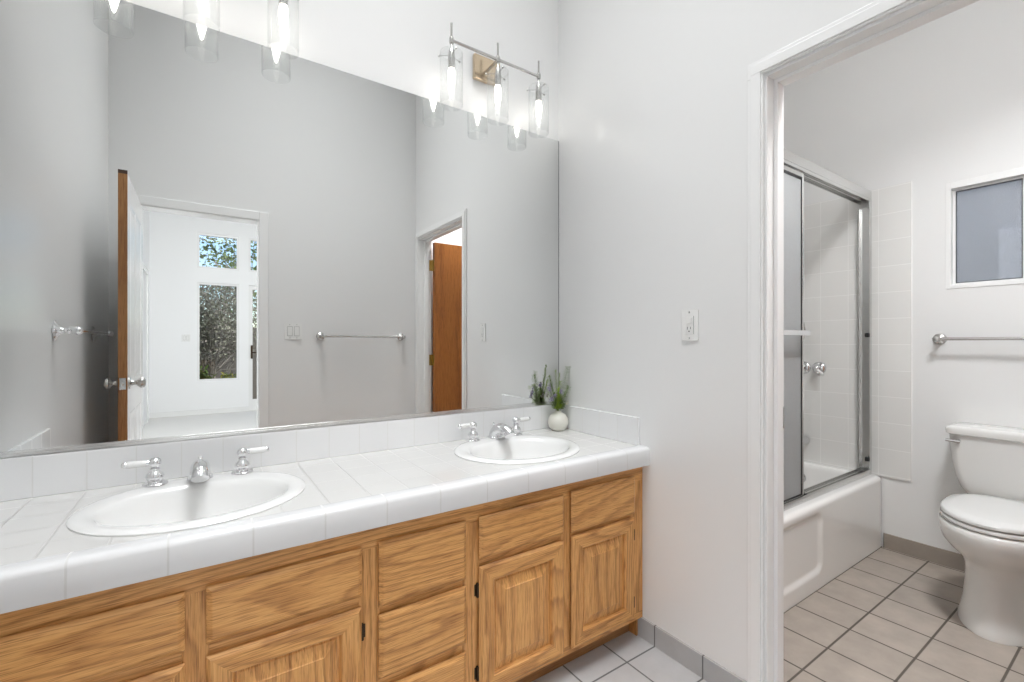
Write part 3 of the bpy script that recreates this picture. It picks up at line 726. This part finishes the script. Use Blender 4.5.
# ------------------------------------------------------------------ bathtub
YT = -0.786; ZT = 0.420
tb = thing('bathtub', 'white alcove bathtub with a recessed apron panel behind the sliding glass doors', 'bathtub', (1.0, -0.4, 0))
bm = bmesh.new()
x0, x1, y1 = 0.302, X1-0.009, -0.009
nx, nz = 150, 60
def sst(a, b, v):
    v = max(0, min(1, (v-a)/(b-a))); return v*v*(3-2*v)
def apron_y(x, z):
    # rounded rectangle recess
    cx_, cz_ = (0.40+1.045)/2, (0.082+0.372)/2; hx, hz_ = (1.045-0.40)/2, (0.372-0.082)/2; r = 0.05
    qx, qz = abs(x-cx_)-hx+r, abs(z-cz_)-hz_+r
    d = math.hypot(max(qx, 0), max(qz, 0)) + min(max(qx, qz), 0) - r
    return YT + 0.011*sst(0.012, -0.020, d)
grid = []
for i in range(nx+1):
    x = x0 + (x1-x0)*i/nx; col = []
    for j in range(nz+1):
        z = 0.0 + (ZT-0.026)*j/nz
        col.append(bm.verts.new((x, apron_y(x, z), z)))
    for k in range(1, 7):   # rounded top edge
        a = PI/2*k/6
        col.append(bm.verts.new((x, YT + 0.026*(1-math.cos(a)), ZT-0.026+0.026*math.sin(a))))
    col.append(bm.verts.new((x, YT+0.075, ZT+0.001)))
    grid.append(col)
for i in range(nx):
    for j in range(len(grid[0])-1):
        bm.faces.new((grid[i][j], grid[i+1][j], grid[i+1][j+1], grid[i][j+1]))
ap = finish('apron', bm, M['tub'], smooth=True); kid(ap, tb)
def rrect(xa, xb, ya_, yb_, z, r, n=8):
    pts = []
    for (cx_, cy_, a0) in ((xb-r, yb_-r, 0), (xa+r, yb_-r, PI/2), (xa+r, ya_+r, PI), (xb-r, ya_+r, 3*PI/2)):
        for k in range(n+1):
            a = a0 + PI/2*k/n; pts.append((cx_ + r*math.cos(a), cy_ + r*math.sin(a), z))
    return pts
bm = bmesh.new()
loft(bm, [rrect(x0, x1, YT+0.075, y1, ZT+0.001, 0.004), rrect(0.372, x1-0.050, YT+0.100, -0.060, ZT+0.001, 0.09), rrect(0.378, x1-0.056, YT+0.106, -0.066, ZT-0.005, 0.09), rrect(0.386, x1-0.062, YT+0.112, -0.072, ZT-0.03, 0.09),
          rrect(0.42, x1-0.075, YT+0.125, -0.085, 0.25, 0.10), rrect(0.48, x1-0.095, YT+0.145, -0.105, 0.12, 0.11), rrect(0.54, x1-0.13, YT+0.18, -0.14, 0.085, 0.12), rrect(0.62, x1-0.2, YT+0.25, -0.21, 0.08, 0.12)], False, True)
kid(finish('basin', bm, M['tub'], smooth=True), tb)
bm = bmesh.new(); lathe(bm, [(0.036, 0), (0.036, 0.004), (0.030, 0.009), (0.012, 0.011), (0, 0.011)], (x1-0.071, -0.372, 0.325), Vector((-1, 0, 0.08)), 24)
kid(finish('overflow_plate', bm, M['chrome'], smooth=True), tb)

# bath fittings on the end wall
bf = thing('bath_faucet', 'chrome three-handle bath and shower valve set with tub spout on the tiled end wall', 'faucet', (X1-0.008, -0.367, 1.05))
for k, dy in enumerate((-0.09, 0.0, 0.09)):
    bm = bmesh.new()
    lathe(bm, [(0.041, 0), (0.041, 0.004), (0.034, 0.012), (0.015, 0.018), (0.012, 0.034), (0.017, 0.042), (0.017, 0.052), (0.010, 0.060), (0, 0.061)], (0, dy, 0), Vector((-1, 0, 0)), 24)
    h = finish('handle', bm, M['chrome'], bf, smooth=True)
    bm = bmesh.new(); d = Vector((-0.25, -0.75, -0.62)).normalized() if dy else Vector((-0.2, 0, 1)).normalized()
    lathe(bm, [(0.006, 0.010), (0.008, 0.016), (0.0085, 0.058), (0.0065, 0.064), (0, 0.065)], (-0.048, dy, 0), d, 14)
    finish('lever', bm, M['porcelain'], h, smooth=True)
bm = bmesh.new()
tube(bm, smoothpath([(0, -0.004, -0.487), (-0.05, -0.004, -0.485), (-0.10, -0.004, -0.492), (-0.128, -0.004, -0.515)], 5), [0.030]*6+[0.027]*5+[0.024]*5, 20)
finish('tub_spout', bm, M['chrome'], bf, smooth=True)
hs = thing('hand_shower', 'chrome hand shower with a looped hose on the tiled end wall', 'shower head', (X1-0.008, -0.335, 1.95))
bm = bmesh.new()
lathe(bm, [(0.028, 0), (0.028, 0.004), (0.010, 0.012), (0.009, 0.012)], (0, 0, 0), Vector((-1, 0, 0)), 20)
tube(bm, smoothpath([(-0.004, 0, 0), (-0.07, 0, 0.02), (-0.12, 0, -0.01)], 5), 0.009, 12)
finish('shower_arm', bm, M['chrome'], hs, smooth=True)
bm = bmesh.new()
lathe(bm, [(0.012, -0.02), (0.016, 0.01), (0.045, 0.05), (0.048, 0.062), (0, 0.064)], (-0.125, 0, -0.01), Vector((-0.6, 0, -0.8)), 24)
finish('spray_head', bm, M['chrome'], hs, smooth=True)
bm = bmesh.new()
tube(bm, smoothpath([(-0.11, 0.01, -0.03), (-0.08, 0.05, -0.2), (-0.05, 0.04, -0.38), (-0.035, -0.015, -0.52), (-0.03, -0.044, -0.66), (-0.03, -0.01, -0.77), (-0.03, 0.05, -0.80), (-0.03, 0.10, -0.72), (-0.05, 0.09, -0.4), (-0.09, 0.03, -0.04)], 8), 0.0065, 10)
finish('hose', bm, M['nickel'], hs, smooth=True)

# ------------------------------------------------------------------ sliding shower doors
sd = thing('shower_door', 'sliding shower doors with aluminium frame and frosted panels standing on the tub', 'shower door', (1.07, -0.735, ZT))
YD = -0.710
kid(finish('header', bx((0.302, X1-0.009, YD-0.030, YD+0.030, 2.082, 2.132), (0.302, X1-0.009, YD-0.030, YD-0.024, 2.066, 2.082), (0.302, X1-0.009, YD+0.024, YD+0.030, 2.060, 2.082), (0.302, X1-0.009, YD-0.003, YD+0.003, 2.066, 2.082)), M['alu'], bevel=0.002), sd)
kid(finish('bottom_track', bx((0.302, X1-0.009, YD-0.030, YD+0.030, ZT+0.0015, ZT+0.012), (0.302, X1-0.009, YD-0.030, YD-0.025, ZT+0.012, ZT+0.034), (0.302, X1-0.009, YD-0.003, YD+0.003, ZT+0.012, ZT+0.028), (0.302, X1-0.009, YD+0.025, YD+0.030, ZT+0.012, ZT+0.030)), M['alu'], bevel=0.0012), sd)
for xa in (0.302, X1-0.041):
    s_ = xa > 1
    bm = bx((xa, xa+0.032, YD-0.030, YD-0.026, ZT+0.034, 2.066), (xa, xa+0.032, YD+0.022, YD+0.030, ZT+0.034, 2.036), ((xa+0.022) if s_ else xa, (xa+0.032) if s_ else xa+0.010, YD-0.026, YD+0.022, ZT+0.034, 2.036))
    kid(finish('wall_jamb', bm, M['alu'], bevel=0.001), sd)
for z in (1.262, 0.517):
    kid(finish('bumper', bx((X1-0.060, X1-0.034, YD-0.030, YD-0.010, z-0.013, z+0.013)), M['rubber'], bevel=0.004), sd)
def panel(y, xa, xb, label):
    z0, z1 = ZT+0.014, 2.062; fw = 0.014
    p = kid(finish('sliding_panel', bx((xa, xa+fw, y-0.007, y+0.007, z0, z1), (xb-fw, xb, y-0.007, y+0.007, z0, z1), (xa+fw, xb-fw, y-0.007, y+0.007, z0, z0+0.022), (xa+fw, xb-fw, y-0.007, y+0.007, z1-0.022, z1)), M['alu'], bevel=0.0015), sd)
    finish('frosted_glass', bx((xa+fw+.002, xb-fw-.002, y-0.0025, y+0.0025, z0+0.022, z1-0.022)), M['frost']).parent = p
    finish('seal', bx((xb-fw-0.009, xb-fw-0.0002, y-0.0055, y+0.004, z0+0.022, z1-0.022), (xa+fw, xa+fw+0.007, y-0.0055, y+0.004, z0+0.022, z1-0.022), (xa+fw+0.007, xb-fw-0.009, y-0.0055, y+0.004, z0+0.0222, z0+0.030), (xa+fw+0.007, xb-fw-0.009, y-0.0055, y+0.004, z1-0.034, z1-0.0222)), M['rubber']).parent = p
    return p
pa = panel(YD-0.014, 0.334, 0.982, '')
pb = panel(YD+0.013, 0.340, 1.018, '')
bm = bx((0.36, 0.935, YD-0.072, YD-0.060, 1.250, 1.275))
for x in (0.40, 0.925): box(bm, x-0.008, x+0.008, YD-0.060, YD-0.021, 1.254, 1.271)
finish('towel_bar', bm, M['chrome'], bevel=0.002).parent = pa
kid(finish('door_guide', bx((1.008, 1.026, YD-0.022, YD+0.02, ZT+0.0125, ZT+0.033)), M['rubber'], bevel=0.002), sd)

# ------------------------------------------------------------------ toilet
TY = -1.352
to = thing('toilet', 'white two-piece toilet with closed lid below the window', 'toilet', (1.45, TY, 0))
def egg(xf, xb, hw, z, n=56, e=2.15):
    """egg outline: pointed-round front at xf (towards -x), squarer back at xb"""
    r = []; cx_ = xf + (xb-xf)*0.52
    for k in range(n):
        c, s = math.cos(2*PI*k/n), math.sin(2*PI*k/n)
        ee = 2.0 if c < 0 else 3.0
        a = (cx_-xf) if c < 0 else (xb-cx_)
        r.append((cx_ + a*math.copysign(abs(c)**(2/ee), c), TY + hw*math.copysign(abs(s)**(2/ee), s), z))
    return r
bm = bmesh.new()
loft(bm, [egg(1.148, 1.700, 0.141, 0.0), egg(1.148, 1.700, 0.141, 0.008), egg(1.158, 1.695, 0.135, 0.030), egg(1.182, 1.69, 0.126, 0.09), egg(1.190, 1.68, 0.120, 0.16), egg(1.192, 1.665, 0.119, 0.225), egg(1.186, 1.65, 0.124, 0.262),
          egg(1.165, 1.64, 0.142, 0.292), egg(1.132, 1.635, 0.168, 0.322), egg(1.108, 1.63, 0.186, 0.352), egg(1.097, 1.63, 0.194, 0.382), egg(1.095, 1.63, 0.196, 0.410), egg(1.098, 1.63, 0.194, 0.428), egg(1.110, 1.62, 0.184, 0.437)])
box(bm, 1.56, 1.80, TY-0.10, TY+0.10, 0.33, 0.44)
kid(finish('bowl', bm, M['toilet'], smooth=True), to)
bm = bmesh.new()
loft(bm, [egg(1.112, 1.600, 0.186, 0.4400), egg(1.106, 1.602, 0.190, 0.4445), egg(1.106, 1.602, 0.190, 0.4535), egg(1.112, 1.600, 0.187, 0.4585)])
kid(finish('seat', bm, M['seat'], smooth=True), to)
bm = bmesh.new()
loft(bm, [egg(1.114, 1.606, 0.184, 0.4620), egg(1.107, 1.610, 0.189, 0.4655), egg(1.107, 1.610, 0.189, 0.4755), egg(1.118, 1.606, 0.183, 0.4845), egg(1.17, 1.59, 0.15, 0.4895), egg(1.26, 1.54, 0.08, 0.4915)])
for s_ in (-1, 1): box(bm, 1.585, 1.622, TY+s_*0.075-0.02, TY+s_*0.075+0.02, 0.438, 0.480)
kid(finish('lid', bm, M['seat'], smooth=True), to)
def trect(xa, xb, hw, z, r=0.035, n=8): return rrect(xa, xb, TY-hw, TY+hw, z, r, n)
bm = bmesh.new()
loft(bm, [trect(1.655, 1.815, 0.135, 0.440), trect(1.648, 1.820, 0.163, 0.455), trect(1.643, 1.826, 0.188, 0.49), trect(1.640, 1.830, 0.206, 0.54), trect(1.637, 1.833, 0.219, 0.61), trect(1.634, 1.835, 0.226, 0.68), trect(1.634, 1.835, 0.229, 0.752)])
kid(finish('tank', bm, M['toilet'], smooth=True), to)
bm = bmesh.new()
loft(bm, [trect(1.630, 1.838, 0.232, 0.7525), trect(1.622, 1.840, 0.240, 0.758), trect(1.620, 1.840, 0.242, 0.780), trect(1.626, 1.840, 0.237, 0.791), trect(1.642, 1.83, 0.222, 0.796)])
kid(finish('tank_lid', bm, M['toilet'], smooth=True), to)
bm = bmesh.new()
lathe(bm, [(0.011, 0), (0.011, 0.008), (0.008, 0.014), (0, 0.015)], (1.634, TY+0.190, 0.722), Vector((-1, 0, 0)), 16)
tube(bm, [(1.621, TY+0.180, 0.722), (1.619, TY+0.205, 0.721), (1.621, TY+0.234, 0.724)], [0.008, 0.0065, 0.0075], 10)
kid(finish('flush_lever', bm, M['chrome'], smooth=True), to)

# ------------------------------------------------------------------ outdoors
M['soil'] = new_mat('garden_soil', (0.16, 0.12, 0.08), 0.95)
M['fence'] = oak('weathered_fence_board', 2, (0.34, 0.30, 0.26), (0.26, 0.23, 0.20), (0.16, 0.14, 0.12), contour=5)
M['twig'] = new_mat('grey_twigs', (0.36, 0.32, 0.27), 0.9)
M['tree_leaf'] = new_mat('tree_leaf', (0.14, 0.20, 0.06), 0.7)
M['shrub_leaf'] = new_mat('dry_shrub_leaf', (0.36, 0.35, 0.26), 0.8)
M['bright_leaf'] = new_mat('bright_leaf', (0.26, 0.36, 0.09), 0.7)
M['yellow'] = new_mat('yellow_bloom', (0.55, 0.50, 0.06), 0.7)
g_ = finish('ground', bx((-14, 14, -22, -7.72, -0.25, -0.10)), M['soil'], kind='structure')
bm = bmesh.new()
for k in range(70):
    x = -5.0 + k*0.15; box(bm, x, x+0.1497, -9.62+0.004*(k % 2), -9.60+0.004*(k % 2), -0.08, 1.55+0.01*rnd.random())
box(bm, -5, 5.5, -9.66, -9.62, 0.25, 0.34); box(bm, -5, 5.5, -9.66, -9.62, 1.2, 1.29)
tag(finish('garden_fence', bm, M['fence']), 'weathered board fence outside the bedroom windows, seen in the mirror', 'fence')
def plant(name, label, cat, c, rx, ry, rz, n, ll, mats, trunk_h, twigs=0, group=None, seed=1):
    r = random.Random(seed); t = thing(name, label, cat, c, group)
    bm = bmesh.new()
    for k in range(n):
        d = Vector((r.gauss(0, 1), r.gauss(0, 1), r.gauss(0, 1))).normalized()*(r.random()**0.4)
        p = Vector((d.x*rx, d.y*ry, trunk_h + rz + d.z*rz))
        # clumping
        p += Vector((math.sin(p.z*5+p.x*4), math.cos(p.x*6), math.sin(p.y*5+p.x*7)))*0.07*rx
        dd = Vector((r.gauss(0, 1), r.gauss(0, 1), r.gauss(0, 1))).normalized(); leaf(bm, p, dd, Vector((r.gauss(0, 1), r.gauss(0, 1), 1)).normalized(), ll*(0.6+0.8*r.random()), ll*0.28, r.randrange(len(mats)))
    o = finish('foliage', bm, mats, t, recalc=False); o['kind'] = 'stuff'
    bm = bmesh.new(); tube(bm, [(0, 0, 0), (0.03, 0, trunk_h*.6+.1), (0, 0, trunk_h+rz)], [0.07*rx+0.01, 0.05*rx+0.01, 0.02*rx+.005], 10)
    for k in range(twigs):
        a = r.random()*2*PI; e = Vector((math.cos(a)*rx*r.random(), math.sin(a)*ry*r.random(), trunk_h+rz*(0.3+1.5*r.random())))
        s_ = Vector((0, 0, trunk_h*.3+r.random()*rz)); m_ = (s_+e)/2 + Vector((r.gauss(0, .1), r.gauss(0, .1), r.gauss(0, .12)))
        tube(bm, [s_, m_, e], [0.014, 0.009, 0.003], 5)
    finish('trunk', bm, M['twig'], t)
    return t
plant('shrub', 'large dry grey shrub hanging over the fence outside the tall bedroom window', 'shrub', (-1.35, -9.0, -0.1), 0.95, 0.40, 1.0, 7500, 0.06, [M['shrub_leaf'], M['twig'], M['shrub_leaf']], 0.85, 120, seed=4)
plant('tree', 'leafy green tree behind the fence, seen through the upper left bedroom window', 'tree', (-0.75, -11.5, -0.1), 1.1, 0.9, 1.35, 1500, 0.11, [M['tree_leaf'], M['bright_leaf']], 1.9, 24, seed=9)
plant('tree', 'leafy green tree behind the fence, seen left of the upper window and patio door', 'tree', (-3.4, -12.0, -0.1), 1.2, 1.0, 1.6, 2200, 0.10, [M['tree_leaf'], M['bright_leaf']], 1.9, 20, seed=11)
plant('tree', 'green tree outside the patio door, beyond the fence', 'tree', (1.6, -11.6, -0.1), 1.15, 0.9, 1.25, 1800, 0.10, [M['tree_leaf'], M['bright_leaf']], 1.8, 20, seed=12)
plant('flowering_plant', 'low green plant at the foot of the tall bedroom window, on the left', 'plant', (-1.52, -8.3, -0.1), 0.24, 0.2, 0.30, 520, 0.09, [M['bright_leaf'], M['tree_leaf']], 0.25, 4, seed=5)
plant('flowering_plant', 'low plant with yellow blooms at the foot of the tall bedroom window, on the right', 'plant', (-1.08, -8.3, -0.1), 0.17, 0.16, 0.26, 420, 0.07, [M['yellow'], M['bright_leaf']], 0.25, 4, seed=6)
# neighbour's wall and a pale box added for the pale rectangle in the obscure glass
M['stucco'] = paint('blue_grey_stucco', (0.50, 0.515, 0.54), 0.9)
M['added_box'] = paint('added_box_paint', (0.93, 0.93, 0.93), 0.6)
wall('wall_neighbour_house', [(X1+2.4, X1+2.6, -5.5, 3.5, -0.25, 4.15)], M['stucco'])
ub = thing('added_pale_box', 'added pale box on the neighbouring wall, blurred behind the obscure window glass above the toilet', 'utility box', (X1+2.385, -1.27, 1.20))  # added box for the pale rectangle in the glass, not a known utility box
finish('added_box_body', bx((-0.10, 0.0, -0.36, 0.36, 0.0, 0.985)), M['added_box'], ub, bevel=0.004)
finish('added_box_lid', bx((-0.112, -0.10, -0.34, 0.34, 0.02, 0.965)), M['added_box'], ub, bevel=0.002)
